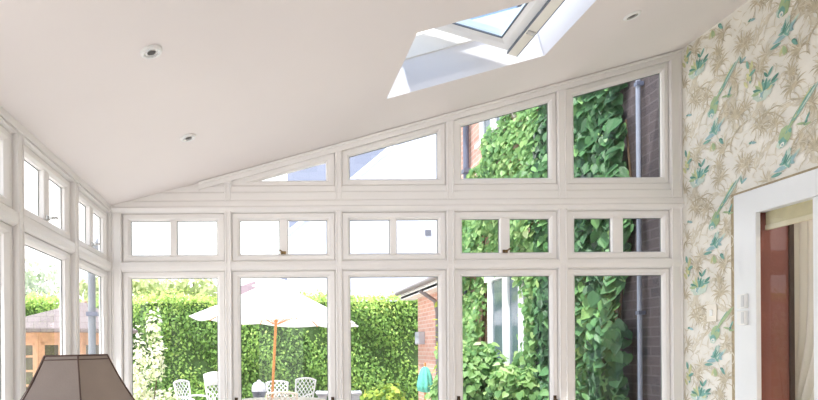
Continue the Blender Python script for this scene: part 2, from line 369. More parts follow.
# recessed downlights
def ceil_hit(px,py):
    x,y=dr(px,py); u=(x-VX)/F; v=(VY-y)/F; k=(EAVE-EYE-.267*XL)/(v-.267*u); return Vector((u*k,k,EYE+v*k))
dl=None
for (px,py,lab) in ((151,51,'round white recessed downlight, nearest the camera'),(188,137,'round white recessed downlight over the side windows, beyond the nearest one'),(632,15,'round white recessed downlight between the roof window and the wallpaper')):
    if dl is None:
        dl=empty('recessed_downlight',(0,0,0)); tag(dl,cat='downlight',group='downlights in the ceiling')
        mb=MB(); mb.lathe([(.027,.0),(.030,-.010),(.038,-.013),(.044,-.008),(.045,-.001),(.045,.0)],32,cap=False); mb.build('trim_ring',M_WHITE,dl)
        mb=MB(); mb.lathe([(.030,-.009),(.026,-.007),(.018,-.005),(.0170,-.007)],28,cap=False); mb.build('baffle',M_CHROME,dl)
        mb=MB(); mb.lathe([(.0175,-.0065),(.010,-.0085),(.002,-.009)],24); mb.build('bulb_face',M_DARK,dl)
        o=dl
    else: o=copy_tree(dl)
    p=ceil_hit(px,py); o.location=p+Vector((math.sin(SLOPE),0,-math.cos(SLOPE)))*.0005; o.rotation_euler=(0,-SLOPE,0); o['label']=lab

# ------------------------------------------------------------------ right wall with wallpaper
DOOR=(2.15,3.74,2.365)      # near, far, head of the hole
mw=MB()
cells=[(YB,DOOR[0],0,5),(DOOR[0],DOOR[1],DOOR[2],5),(DOOR[1],D0+.1,0,5)]
for (a,b,z0,z1) in cells:
    z1=ceil_z(XR)+.002; mw.add([(XR,a,z0),(XR,b,z0),(XR,b,z1),(XR,a,z1)],[(0,1,2,3)],0)
HEADZ=ceil_z(XR)
def clipok(d,z): return d<D0-.032 and z<HEADZ-.003 and d>1.6 and z>.1 and not (2.05<d<3.85 and z<2.455)
LAYC=[0.0]
def poly(pts,m,lay):
    LAYC[0]+=4e-6; lay=.0004+LAYC[0]
    for d,z in pts:
        if not clipok(d,z): return
    mw.add([(XR-lay,d,z) for d,z in pts],[tuple(range(len(pts)))],m)
def blade(d,z,ang,L,w,m,lay,bend=0.0):
    """a slim pointed leaf; ang measured from image-right, up positive (image-right is towards smaller depth)"""
    n=5; up=[];dn=[]
    for i in range(n+1):
        t=i/n; a=ang+bend*t; x=L*t; ww=w*math.sin(PI*min(1,t*.92+.06))**.8*.5
        cx=d-math.cos(a)*x; cz=z+math.sin(a)*x
        nx=math.sin(a)*ww; nz=math.cos(a)*ww
        up.append((cx+nx,cz+nz)); dn.append((cx-nx,cz-nz))
    poly(up+dn[::-1],m,lay)
def blob(d,z,r,m,lay,sq=1.0,ang=0,jag=.25,n=9,rr=R):
    pts=[]
    for k in range(n):
        a=2*PI*k/n; q=r*(1+rr.uniform(-jag,jag)); x=q*math.cos(a); y=q*sq*math.sin(a)
        pts.append((d-(x*math.cos(ang)-y*math.sin(ang)),z+x*math.sin(ang)+y*math.cos(ang)))
    poly(pts,m,lay)
def frond(d,z,ang,L,curl,m,rr,lay,w=.016,nl=9):
    """acanthus-like scroll: a curving stem with feathery lobes"""
    x,y,a=d,z,ang; st=L/nl
    w*=.70; nl=13; st=L/nl
    for i in range(nl):
        t=i/nl; blade(x,y,a,st*1.35,w*.5,m,lay)
        for sgn in (1,-1):
            an=a+sgn*rr.uniform(.5,.95)
            if rr.random()<.88: blade(x,y,an,L*.30*(1-.5*t)*(g:=rr.uniform(.6,1.25)),w*rr.uniform(.7,1.15),m,lay,-(bn:=sgn*rr.uniform(.3,.9)))
            if m==1 and rr.random()<.75: blade(x,y,an+.05*sgn,L*.30*(1-.5*t)*.85,w*.38,10,lay,-sgn*.6)
        if m==1: blade(x,y,a,st*1.3,w*.25,10,lay)
        x-=math.cos(a)*st; y+=math.sin(a)*st; a+=curl/nl
    blade(x,y,a,st*1.6,w*1.2,m,lay,curl*.3)
def spray(d,z,ang,L,rr,lay):
    """a feathery acanthus fan on a thin bowed stem"""
    blade(d+math.cos(ang)*L*.9,z-math.sin(ang)*L*.9,ang-.5,L*1.0,.007,1,lay,.9)
    k=rr.randint(11,15)
    for i in range(k):
        t=i/(k-1)*2-1; ln=L*(.55+.45*(1-t*t))*rr.uniform(.8,1.15)
        blade(d,z,ang+t*1.0,ln*1.12,.012,rr.choice([1,2,1]),lay,t*1.5)
        if rr.random()<.6: blade(d,z,ang+t*1.0+.04,ln*.95,.0045,10,lay,t*1.5)
# slots: 0 cream 1 taupe 2 pale taupe 3 teal 4 blue 5 green 6 yellow green 7 pale blue wash 8 dark teal 9 warm white
PITCH_D,PITCH_Z=.556,.744
for ci in range(-1,5):
    for ri in range(-1,6):
        bd=4.037-ci*PITCH_D; bz=1.556+ri*PITCH_Z-(.38 if ci%2 else 0)
        if bd<2.0 or bd>4.7: continue
        LAYC[0]=1.3e-6*((ci%2)+2*(ri%2)); rr=random.Random(11); e=lambda k:.0004+.0002*k
        def Q(x,y): return bd-x,bz+y
        # pale taupe ground scrolls
        for (x,y,a,L,cu,m,w) in [(-.20,-.10,1.2,.30,-1.6,2,.020),(.10,-.30,2.2,.30,1.4,2,.020),(.22,.05,1.9,.30,1.5,2,.018),(-.05,.12,2.7,.26,-1.7,2,.018),(.05,-.10,.2,.28,1.7,2,.018),(-.22,.22,.6,.24,1.6,2,.016),(.26,-.22,2.6,.24,-1.5,2,.018)
]:
            frond(*Q(x,y),a,L,cu,m,rr,e(1 if m==1 else 0),w)
        for (x,y,a,L) in [(-.17,-.27,1.0,.10),(-.05,.10,2.0,.11),(.17,.14,.5,.09),(.08,.27,1.9,.10),(-.24,-.06,2.3,.09),(.20,-.12,1.2,.11),(-.10,-.20,2.7,.085),(.04,.36,.4,.08),(.12,-.28,2.4,.09),(-.17,.13,.9,.10),(.26,.30,1.6,.09),(.10,-.03,-.6,.08),(-.27,.28,1.7,.08)]:
            spray(*Q(x,y),a,L,rr,0)
        for (x,y,a,L,bn) in [(-.20,-.34,1.1,.30,1.3),(.06,-.14,2.0,.30,-1.4),(.22,.02,1.3,.32,1.2),(-.08,.02,.5,.26,1.6),(.16,-.32,1.8,.26,-1.2),(-.22,.16,1.0,.28,-1.4),(.0,.20,2.4,.24,1.5)]:
            blade(*Q(x,y),a,L,.010,1,0,bn); blade(*Q(x+.006,y),a,L*.95,.004,10,0,bn)
        for _ in range(170): blade(*Q(rr.uniform(-.28,.28),rr.uniform(-.37,.37)),rr.uniform(0,6.28),rr.uniform(.03,.075),rr.uniform(.004,.010),2,e(1),rr.uniform(-1.5,1.5))
        # the long-tailed bird
        blob(*Q(.0,.0),.040,7,e(2),1.0); blob(*Q(.025,.03),.040,5,e(3),1.5,-.4)
        for k in range(7): blade(*Q(.02+.012*k,.035+.014*k),.80+rr.uniform(-.12,.12),.17,.020,rr.choice([5,6,7,5,3]),e(4))
        for k in range(5): blade(*Q(.08+.01*k,.09+.012*k),.78+rr.uniform(-.05,.06),.19,.012,rr.choice([7,5,3,4]),e(5))
        blob(*Q(.0,-.005),.026,3,e(6),1.1); blob(*Q(-.002,-.018),.015,9,e(7)); blob(*Q(-.002,-.02),.007,4,e(8),jag=.1)
        blob(*Q(.05,.045),.012,3,e(8)); blob(*Q(.262,.215),.015,8,e(6),.5,.6); blade(*Q(.25,.21),.4,.05,.016,4,e(6)); blade(*Q(.25,.21),1.6,.04,.014,3,e(6))
        # small bird
        blob(*Q(.15,.055),.016,8,e(6),.55,.9); blade(*Q(.15,.05),2.9,.06,.014,5,e(6)); blade(*Q(.15,.06),1.0,.05,.014,3,e(6)); blade(*Q(.14,.04),.1,.045,.012,5,e(6))
        # crown-shaped flower on a pale wash
        fx,fy=-.135,.365-.744*.0
        for sy in (0,-PITCH_Z):
            blob(*Q(fx,fy+sy-.015),.072,7,e(2),.75)
            for k in range(9):
                a=PI*(.02+.96*k/8); blade(*Q(fx+.012*math.cos(a),fy+sy-.02),a,.075*rr.uniform(.7,1.1),.022,rr.choice([3,5,3,8,6]),e(5))
            for k in range(6): blade(*Q(fx-.03+.012*k,fy+sy-.02),rr.uniform(-2.6,-.6),.045,.016,rr.choice([7,4,9]),e(4))
            blade(*Q(fx+.06,fy+sy+.01),.5,.06,.02,8,e(5)); blade(*Q(fx+.05,fy+sy+.0),.1,.06,.016,3,e(5))
        # blue tulip cluster
        tx,ty=.02,-.135
        for k in range(15):
            blade(*Q(tx+rr.uniform(-.03,.03),ty+rr.uniform(-.05,.03)),rr.choice([.9,1.1,1.3,.7,2.2,3.2,-.5]),rr.uniform(.05,.10),.021,rr.choice([7,4,4,3,7]),e(4))
        for k in range(5): blade(*Q(tx+rr.uniform(-.02,.02),ty+rr.uniform(-.02,.03)),rr.uniform(.7,1.3),.06,.010,rr.choice([3,8]),e(6))
        for k in range(5): blade(*Q(tx-.01,ty-.07),rr.uniform(-2.4,-.7),.055,.020,rr.choice([6,5,6]),e(5))
        blob(*Q(tx+.06,ty-.075),.018,8,e(5),.7,-.6); blade(*Q(tx+.05,ty-.07),-.8,.05,.02,3,e(5))
        # yellow-green sprig
        sx,sy=-.24,-.27
        for k in range(8): blade(*Q(sx+rr.uniform(-.02,.02),sy+.016*k-.06),rr.uniform(.4,2.6),.055,.022,rr.choice([6,6,5,3]),e(4))
        blade(*Q(-.10,-.33),.9,.06,.02,3,e(4)); blade(*Q(-.10,-.33),2.2,.045,.018,8,e(4)); blob(*Q(-.23,.07),.014,8,e(4),.6); blade(*Q(-.23,.07),-.3,.045,.016,4,e(4))
wp=[mat('wallpaper_cream',(243,240,231),.75,.05,9)]
for nme,c in (('taupe',(205,195,170)),('pale_taupe',(224,217,199)),('teal',(128,178,166)),('blue',(156,192,196)),('green',(172,194,150)),('yellow_green',(212,212,162)),('pale_blue',(204,220,208)),('dark_teal',(92,146,132)),('white',(244,242,232)),('dark_taupe',(188,175,148))):
    wp.append(mat('wallpaper_'+nme,c,.75,.12,30))
ow=mw.build('wall_right',wp); tag(ow,'wall papered in cream with taupe scrolls, teal flowers and long-tailed birds','wall',kind='structure')

# light switch on the paper, and the two boxes on the door frame
p=W(712,313,F*XR/(712-VX)); 
sw=empty('light_switch',(XR,4.045,p.z),'square ivory light switch on the wallpaper between gable and door','switch')
mb=MB(); mb.box(-.009,-.0025,-.045,.045,-.058,.058); mb.build('plate',mat('ivory_plate',(240,234,221),.35,.01,10),sw,.003)
mb=MB(); mb.box(-.014,-.008,-.012,.012,-.022,.022); mb.build('rocker',M_WHITE,sw,.002)

# ------------------------------------------------------------------ glazed door in the right wall
DN=empty('door_1',(0,0,0),'white glazed door set in the wallpapered wall','door',kind='structure')
def rslab(mb,d0,d1,z0,z1,h0,h1,m=0): mb.box(XR-h1,XR-h0,d0,d1,z0,z1,m)
mb=MB()
of,nf,oh=3.818,2.06,2.438; io,ih=3.644,2.294
def frame3(mb,o_f,o_n,o_h,i_f,i_n,i_h,h0,h1):
    a=[(o_f,0),(o_f,o_h),(o_n,o_h),(o_n,0)]; b=[(i_f,0),(i_f,i_h),(i_n,i_h),(i_n,0)]
    vs=[Vector((XR-h,d,z)) for h in (h0,h1) for L in (a,b) for d,z in L]
    fs=[]
    for k in range(3): fs+=[(8+k,8+k+1,12+k+1,12+k),(k,k+1,8+k+1,8+k),(4+k,12+k,12+k+1,4+k+1)]
    mb.add(vs,fs)
frame3(mb,of,nf,oh,io,2.2,ih,.002,.030); mb.build('architrave',M_UPVC,DN,.004)
mb=MB()
rslab(mb,3.655,3.665,0,ih,-.004,.012)
for (a,b) in ((3.282,3.160),(2.34,2.22)): rslab(mb,min(a,b),max(a,b),0,ih,-.045,.012)
rslab(mb,2.22,3.66,ih+.004,ih+.012,-.045,.012); rslab(mb,2.22,3.66,0.0,.16,-.045,.012); mb.build('door_frame',M_UPVC,DN,.003)
for (a,b) in ((3.282,3.655),(2.34,3.160)):
    mb=MB(); mb.add([(XR+.015,a,.16),(XR+.015,b,.16),(XR+.015,b,ih-.012),(XR+.015,a,ih-.012)],[(0,1,2,3)]); mb.build('pane',glass_mat('door_glass',(.97,.97,.97),.03),DN)
mb=MB(); rslab(mb,3.822,3.875,.0,oh+.02,0,.003); rslab(mb,2.06,3.822,oh+.004,oh+.02,0,.003); mb.build('shadow_strip',mat('taupe_shadow',(176,160,130),.8,.2,60),DN)  # shadow line round the architrave, painted as a thin taupe strip
for zz,lab in ((EYE+.272,'white surface-mounted box on the door frame, upper one of the pair'),(EYE+.170,'white surface-mounted box on the door frame, lower one of the pair')):
    bx=empty('surface_box',(XR-.030,3.735,zz),lab,'box',group='boxes on the door frame')  # plain surface-mounted box, use unknown
    mb=MB(); mb.box(-.022,0,-.033,.033,-.043,.043); mb.build('casing',M_WHITE,bx,.004)
    mb=MB(); mb.box(-.026,-.021,-.026,-.004,-.036,.036); mb.build('cover',mat('pale_grey_cover',(214,216,216),.4,.02,10),bx,.002)
# blind, red reveal, next room
RT=.182
M_RED=mat('red_plaster',(140,88,78),.8,.10,5,bump=.2)
mb=MB(); mb.box(XR+.012,XR+RT,3.665,3.96,0,2.5); mb.box(XR+.03,XR+RT,2.0,3.96,2.37,2.6); mb.box(XR+.03,XR+RT,1.4,2.18,0,2.6)
tag(mb.build('wall_reveal',M_RED),'brick red reveal inside the glazed door','wall',kind='structure')
bl=empty('roller_blind',(XR+.05,3.487,2.305),'pale olive roller blind rolled up at the head of the glazed door','blind')
M_BL=mat('olive_blind_cloth',(206,198,160),.7,.05,20)
mb=MB(); mb.tube([(0.03,-.17,-.02),(0.03,.162,-.02)],.034,20); mb.build('roller',M_BL,bl)
mb=MB(); mb.box(-.012,-.006,-.17,.165,-.085,.0); mb.build('cloth',M_BL,bl)
mb=MB(); mb.box(-.018,.002,-.172,.167,-.115,-.085); mb.build('bottom_rail',mat('cream_rail',(222,214,184),.5,.03,20),bl,.004)
mb=MB(); mb.box(XR+RT,XR+RT+.028,3.655,3.72,0,2.4); trim(mb,'dark brown strip behind the red reveal',.002,mat('dark_brown_strip',(70,52,42),.6,.1,12))  # dark brown strip in the gap between reveal and curtain
# curtain in the next room
cu=empty('curtain',(0,0,0),'cream pleated curtain drawn aside behind the glazed door','curtain')
mb=MB(); rows=24; colsn=60; zs=[2.26-(2.26-.05)*i/rows for i in range(rows+1)]; vs=[]
for z in zs:
    tie=math.exp(-((z-1.0)/.42)**2); far=3.80; near=3.26+.32*tie
    for j in range(colsn+1):
        t=j/colsn; d=far+(near-far)*t; vs.append((3.215+.042*math.sin(t*2*PI*7)*(1-.4*tie)+.01*math.sin(t*31),d,z))
mb.add(vs,[(i*(colsn+1)+j,i*(colsn+1)+j+1,(i+1)*(colsn+1)+j+1,(i+1)*(colsn+1)+j) for i in range(rows) for j in range(colsn)],0,True)
mb.build('cloth',mat('cream_curtain_cloth',(222,221,214),.85,.03,8,transl=.22),cu)
mb=MB(); mb.tube([(3.215,2.4,2.285),(3.215,3.9,2.285)],.014,12); mb.build('curtain_rod',mat('dark_wood_rod',(70,48,36),.5,.1,20),cu)
mb=MB(); mb.box(5.0,5.1,1.0,7,0,2.7); mb.box(XR+RT,5.0,5.2,5.3,0,2.7); mb.box(XR+RT,5.0,.9,1.0,0,2.7); tag(mb.build('wall_next_room',mat('ochre_wall',(222,206,174),.8,.06,4)),'ochre wall of the room beyond the glazed door','wall',kind='structure')
mb=MB(); mb.box(XR+.25,5.1,1.0,5.3,2.7,2.8); tag(mb.build('ceiling_next_room',M_CEIL),'ceiling of the room beyond the glazed door','ceiling',kind='structure')

# ------------------------------------------------------------------ table lamp in the foreground
LD=2.15; LX=(75.4-VX)*LD/F+.0136; LTOP=W(75,356,LD).z
tab=empty('side_table',(LX,LD,0),'small round wooden side table under the lamp','table')
M_WOOD=mat('dark_stained_wood',(92,62,44),.4,.2,12)
mb=MB(); mb.lathe([(.02,.66),(.235,.66),(.245,.672),(.235,.685),(.0,.685)],40); mb.build('table_top',M_WOOD,tab)
for k in range(3):
    a=2*PI*k/3+.4; mb=MB(); mb.tube([(.09*math.cos(a),.09*math.sin(a),.66),(.12*math.cos(a),.12*math.sin(a),.3),(.19*math.cos(a),.19*math.sin(a),.0)],[.018,.014,.018],10); mb.build('leg',M_WOOD,tab)
lamp=empty('table_lamp',(LX,LD,.687),'table lamp with a taupe silk bell shade edged in dark piping','lamp',rot=(0,math.radians(-1.0),0))
M_SILK=mat('taupe_silk',(158,143,132),.42,.05,14,bump=.08,bscale=180,sheen=.4,transl=.12)
M_PIPE=mat('dark_brown_piping',(96,74,66),.6,.1,40)
HT=LTOP-.685; hb=HT-.34
def bell(t): return .118+.212*(t*.86+.14*t*t)-.010*math.sin(PI*t)    # t 0 top .. 1 bottom
mb=MB(); NS=12; vs=[]; seg=8; a0=math.atan2(-LD,-LX)+.07
ring=[]
for i in range(NS+1):
    t=i/NS; r=bell(t)
    for k in range(6):
        for j in range(seg):
            A=a0+(k)*PI/3; B=A+PI/3; u=j/seg
            x=r*(math.cos(A)*(1-u)+math.cos(B)*u); y=r*(math.sin(A)*(1-u)+math.sin(B)*u)
            vs.append((x,y,HT-.30*t))
n=6*seg
mb.add(vs,[(i*n+k,(i+1)*n+k,(i+1)*n+(k+1)%n,i*n+(k+1)%n) for i in range(NS) for k in range(n)],0,False)
shade=mb.build('lamp_shade',M_SILK,lamp)
for k in range(6):
    A=a0+k*PI/3; mb=MB(); mb.tube([(bell(i/NS)*1.004*math.cos(A),bell(i/NS)*1.004*math.sin(A),HT-.30*i/NS) for i in range(NS+1)],.0030,6); mb.build('seam_piping',M_PIPE,shade)
for t in (0,.045,1):
    r=bell(t)*1.006; mb=MB(); pts=[(r*math.cos(a0+k*PI/3),r*math.sin(a0+k*PI/3),HT-.30*t) for k in range(6)]; mb.tube(pts,.0030 if t!=.045 else .0018,6,closed=True); mb.build('rim_piping',M_PIPE,shade)
mb=MB(); mb.lathe([(.085,0),(.09,.012),(.07,.03),(.03,.05),(.022,.09),(.05,.16),(.062,.22),(.045,.29),(.018,.33),(.014,hb-.01)],32); mb.build('base',mat('bronze_lamp_base',(110,86,60),.35,.1,10,metal=.5),lamp)
mb=MB(); mb.tube([(0,0,hb-.03),(0,0,HT-.03)],.008,10); mb.tube([(-.1,0,HT-.02),(.1,0,HT-.02)],.003,6); mb.build('stem',M_BRASS,lamp)

# ================================================================== GARDEN
GZ=-.15
mb=MB(); mb.box(-60,60,D0+.12,90,GZ-.2,GZ); mb.box(-60,XL-.12,-12,D0+.12,GZ-.2,GZ)
tag(mb.build('ground',brick_mat('pale_paving',(216,208,196),(204,198,188),(170,164,150),'XY',.6,.4)),'pale paved garden terrace','ground',kind='structure')

def leaves(name,pts,nrm,size,tones,mt,parent=None,heart=False,jit=.8,rs=0,droop=.3):
    """one mesh of many single leaves; pts,nrm arrays, size and tone per leaf"""
    rg=np.random.default_rng(rs); n=len(pts)
    N=nrm+rg.normal(0,jit,(n,3))*.5; N/=np.linalg.norm(N,axis=1,keepdims=True)
    T=rg.normal(0,.6,(n,3))+np.array([0,0,-droop*3]); T-=N*np.sum(T*N,axis=1,keepdims=True); T/=np.linalg.norm(T,axis=1,keepdims=True)
    B=np.cross(N,T)
    if heart: shp=[(0,0,0),(-.12,.30,.02),(.12,.50,.05),(.5,.46,.05),(.8,.22,.0),(1.05,0,-.08),(.8,-.22,.0),(.5,-.46,.05),(.12,-.50,.05),(-.12,-.30,.02)]; fc=[(0,1,2,3,4,5),(0,5,6,7,8,9)]
    else: shp=[(0,0,0),(.45,.30,.03),(1,0,-.05),(.45,-.30,.03)]; fc=[(0,1,2),(0,2,3)]
    k=len(shp); S=np.array(shp)
    V=(pts[:,None,:]+size[:,None,None]*(S[None,:,0:1]*T[:,None,:]+S[None,:,1:2]*B[:,None,:]+S[None,:,2:3]*N[:,None,:])).reshape(-1,3)
    faces=[tuple(b*k+i for i in f) for b in range(n) for f in fc]
    me=bpy.data.meshes.new(name); me.from_pydata(V.tolist(),[],faces); me.materials.append(mt)
    at=me.attributes.new('tone','FLOAT','FACE'); at.data.foreach_set('value',np.repeat(np.clip(tones,0,1),len(fc)).astype(np.float32))
    o=bpy.data.objects.new(name,me); COL.objects.link(o)
    if parent is not None: o.parent=parent
    return o
RG=np.random.default_rng(5)

# hedge
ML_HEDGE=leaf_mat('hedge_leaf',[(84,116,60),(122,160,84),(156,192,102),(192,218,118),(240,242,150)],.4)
HYF=16.0
hg=empty('garden_hedge',(0,0,0),'tall clipped green hedge across the end of the garden','hedge')
mb=MB(); mb.box(-9.5,4.6,HYF+.22,HYF+1.1,GZ,2.74); mb.build('hedge_core',mat('hedge_shade',(74,100,54),.9,.3,6),hg)
n=24000; X=RG.uniform(-9.6,4.7,n); Z=RG.uniform(GZ,2.92,n)
bul=.10*np.sin(X*2.1)+.10*np.sin(Z*3.3+X)+.06*np.sin(X*5.3+Z*4)
Y=HYF+.10+bul+RG.normal(0,.07,n)
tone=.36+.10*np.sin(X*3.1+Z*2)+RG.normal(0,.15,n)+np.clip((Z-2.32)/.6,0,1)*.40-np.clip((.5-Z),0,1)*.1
pts=np.stack([X,Y,Z],1); nr=np.tile(np.array([0,-1,.45]),(n,1))
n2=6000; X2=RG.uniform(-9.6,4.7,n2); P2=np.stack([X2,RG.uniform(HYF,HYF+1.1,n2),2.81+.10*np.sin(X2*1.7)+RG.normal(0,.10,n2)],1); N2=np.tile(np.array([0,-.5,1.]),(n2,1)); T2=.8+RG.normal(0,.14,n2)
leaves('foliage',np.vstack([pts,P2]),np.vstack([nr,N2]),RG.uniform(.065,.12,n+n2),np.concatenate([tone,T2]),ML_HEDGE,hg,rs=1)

# trees beyond the hedge
ML_PALE=leaf_mat('pale_tree_leaf',[(140,160,104),(184,198,136),(218,224,168),(240,240,200)],.5)
ML_PALE2=leaf_mat('hazy_tree_leaf',[(150,168,132),(188,202,166),(216,224,196),(236,240,222)],.5)
M_BARK=mat('tree_bark',(120,102,84),.9,.2,10)
def tree(x,y,h,rx,rz,label,ml,rs,n=1500,sz=(.16,.30)):
    t=empty('garden_tree',(x,y,GZ),label,'tree',group='trees beyond the hedge')
    rg=np.random.default_rng(rs)
    mb=MB(); mb.tube([(0,0,0),(.05,.02,h*.35),(-.05,0,h*.65),(.02,0,h*.92)],[.13,.10,.07,.02],8)
    for k in range(7):
        a=rg.uniform(0,6.28); z=h*rg.uniform(.35,.7); r_=rx*rg.uniform(.5,.85); mb.tube([(0,0,z),(r_*.5*math.cos(a),r_*.5*math.sin(a),z+.4*rz),(r_*math.cos(a),r_*math.sin(a),z+.7*rz)],[.05,.03,.012],6)
    mb.build('trunk',M_BARK,t)
    c=rg.normal(0,1,(16,3)); c/=np.linalg.norm(c,axis=1,keepdims=True); c*=np.array([rx*.65,rx*.65,rz*.65]); c[:,2]+=h-rz
    idx=rg.integers(0,16,n); d=rg.normal(0,1,(n,3)); d/=np.linalg.norm(d,axis=1,keepdims=True)
    P=c[idx]+d*rg.uniform(.55,1,(n,1))*np.array([rx*.45,rx*.45,rz*.42])
    leaves('foliage',P,d+np.array([0,-.2,.3]),rg.uniform(*sz,n),.5+.25*d[:,2]+rg.normal(0,.16,n),ml,t,rs=rs)
tree(-9.3,22,5.8,1.9,1.7,'hazy pale green tree behind the summerhouse roof',ML_PALE2,21,1700)
tree(-5.0,21,4.47,1.6,.9,'low yellow-green tree showing over the hedge beside the corner post',ML_PALE,22,1300)
tree(-2.7,21.5,4.37,1.3,.8,'low yellow-green tree showing over the hedge beside the parasol',ML_PALE,23,1000)
tree(-7.2,20.5,3.47,1.4,1.0,'bushy yellow-green tree right behind the summerhouse apex',ML_PALE,24,1300)

# white rendered house far behind
M_REND=mat('white_render',(198,201,215),.8,.02,1)
M_SLATE=brick_mat('blue_slate',(120,124,138),(112,117,132),(98,103,120),'XZ',.9,.6)
WH=empty('rendered_house',(0,0,0),'large white rendered house with a steep gable behind the hedge','house')
ya=30.0
e0=W(290,234,ya); e1=W(403,140,ya); sl=(e1.z-e0.z)/(e1.x-e0.x); ax=10.2; az=e0.z+sl*(ax-e0.x)
mb=MB(); mb.prism([(e0.x,ya,GZ),(2*ax-e0.x,ya,GZ),(2*ax-e0.x,ya,e0.z),(ax,ya,az),(e0.x,ya,e0.z)],(0,1.0,0)); mb.build('gable_wall',M_REND,WH)
mb=MB(); mb.prism([(e0.x-.15,ya-.05,e0.z-.12),(ax,ya-.05,az+.0),(ax,ya-.05,az+.28),(e0.x-.15,ya-.05,e0.z+.16)],(0,.3,0)); mb.build('bargeboard',mat('pale_blue_board',(206,214,232),.6,.02,2),WH)
mb=MB(); mb.add([(e0.x,ya+1.0,e0.z+.0),(17,ya+1.0,e0.z+.0),(17,ya+8.0,e0.z+9.4),(e0.x,ya+8.0,e0.z+9.4)],[(0,1,2,3)]); mb.build('roof',M_SLATE,WH)
mb=MB(); mb.box(e0.x,17,ya+1.0,ya+1.2,GZ,e0.z-.2); mb.build('main_wall',M_REND,WH)
p=W(428,233,ya); mb=MB(); mb.box(p.x-.14,p.x+.14,ya-.06,ya,p.z-.14,p.z+.14); mb.build('wall_vent',mat('slate_grey_vent',(100,102,112),.6,.05,5),WH)
p=W(361,233,ya); 
# distant red-roofed house
RH=empty('red_roofed_house',(0,0,0),'distant house with a dusky red tiled roof seen over the parasol','house')
y2=44.0; a=W(236,293,y2); b=W(258,279,y2); 
mb=MB(); mb.box(a.x-1,b.x-.1,y2+.4,y2+5,GZ,W(240,296,y2).z); mb.build('wall',mat('pale_brick_house',(214,196,186),.8,.05,2),RH)
mb=MB(); mb.prism([W(234,298,y2),W(256,288,y2),W(255.5,281,y2),W(238,287,y2)],(0,.3,.05)); mb.build('roof',brick_mat('dusky_tiles',(176,156,162),(166,146,152),(146,128,136),'XZ',.5,.3),RH)
p=W(284,281,y2); mb=MB(); mb.box(p.x-.28,p.x+.28,y2+1,y2+1.6,b.z-2.5,p.z+.55); mb.build('chimney',mat('grey_blue_chimney',(150,154,172),.8,.05,3),RH)

# brick house running away along the right
HW=2.95
M_BRICK=brick_mat('orange_brick',(222,174,156),(210,156,138),(224,208,198))
M_BRICKD=brick_mat('shaded_brick',(88,77,78),(76,67,70),(98,90,92))  # shaded copy of the house brick, shade put into the colour
M_PIPE2=mat('slate_blue_pipe',(98,104,124),.45,.05,8)
mb=MB(); mb.box(HW,HW+.3,D0+.125,5.15,GZ,5.15); tag(mb.build('wall_exterior_near',M_BRICKD),'brick wall just outside the gable, shade painted into its colour','wall',kind='structure')
mb=MB(); mb.add([(2.68,D0+.3,5.16),(2.68,9.6,5.16),(6,9.6,7.4),(6,D0+.3,7.4)],[(0,1,2,3)]); tag(mb.build('roof_exterior',M_SLATE),'slate roof of the brick house','roof',kind='structure')
mb=MB(); mb.box(HW,HW+.3,5.15,9.45,GZ,5.15); mb.box(HW,HW+5,9.40,9.45,2.4,5.15); tag(mb.build('wall_exterior',M_BRICK),'two-storey brick house wall running away from the gable, hung with ivy','wall',kind='structure')
LW=empty('brick_outbuilding',(0,0,0),'low orange brick wing with white eaves at the end of the house','building')
mb=MB(); mb.box(HW,HW+4,9.5,12.15,GZ,2.51); mb.build('wall',M_BRICK,LW)
mb=MB(); mb.add([(2.62,9.5,2.61),(2.62,12.45,2.61),(5.2,12.45,3.71),(5.2,9.5,3.71)],[(0,1,2,3)]); mb.add([(2.62,9.5,2.65),(2.62,12.45,2.65),(5.2,12.45,3.75),(5.2,9.5,3.75)],[(0,1,2,3)]); mb.quad((2.62,12.45,2.61),(5.2,12.45,3.71),(5.2,12.45,3.75),(2.62,12.45,2.65)); mb.build('roof',mat('tiled_roof',(150,120,112),.8,.1,6),LW)
mb=MB(); mb.box(2.66,HW+.05,9.5,12.35,2.49,2.53); mb.box(2.66,2.69,9.5,12.40,2.47,2.61); mb.prism([(2.66,12.38,2.47),(2.95,12.38,2.47),(5,12.38,3.39),(5,12.38,3.59),(2.66,12.38,2.5)],(0,.03,0)); mb.build('fascia',mat('white_fascia',(244,240,236),.5,.02,4),LW)
mb=MB(); mb.tube([(2.61,9.5,2.61),(2.61,12.5,2.61)],.045,10); mb.build('gutter',mat('grey_gutter',(134,124,124),.5,.05,6),LW)
mb=MB(); mb.tube([(2.61,10.6,2.50),(2.62,10.6,2.49),(2.86,10.55,2.31),(2.90,10.55,2.1),(2.90,10.55,GZ)],.036,8); mb.build('downpipe',mat('grey_gutter2',(124,116,118),.5,.05,6),LW)
# meter box, teal bundle, plants by the brick wall
p=W(420,338,11.6)
mbx=empty('meter_box',(HW-.001,11.75,p.z),'pale grey box fixed to the brick wing','box')
mb=MB(); mb.box(-.12,0,-.14,.14,-.12,.12); mb.build('casing',mat('pale_grey_box',(188,188,194),.5,.03,6),mbx,.006)
mb=MB(); mb.box(-.128,-.119,-.12,.12,-.10,.10); mb.build('lid',mat('pale_grey_lid',(190,192,198),.5,.03,6),mbx,.004)
p=W(430,391,10.3)
tb=empty('folded_parasol',(p.x-.08,10.3,GZ),'small folded teal parasol standing by the brick wing','parasol')
mb=MB(); vs=[]; nn=32
prof=[(.012,1.34),(.06,1.30),(.10,1.18),(.125,1.02),(.115,.93),(.05,.90)]
for (r,z) in prof:
    for k in range(nn): a_=2*PI*k/nn; q=r*(1+.16*math.cos(a_*8)); vs.append((q*math.cos(a_),q*math.sin(a_),z))
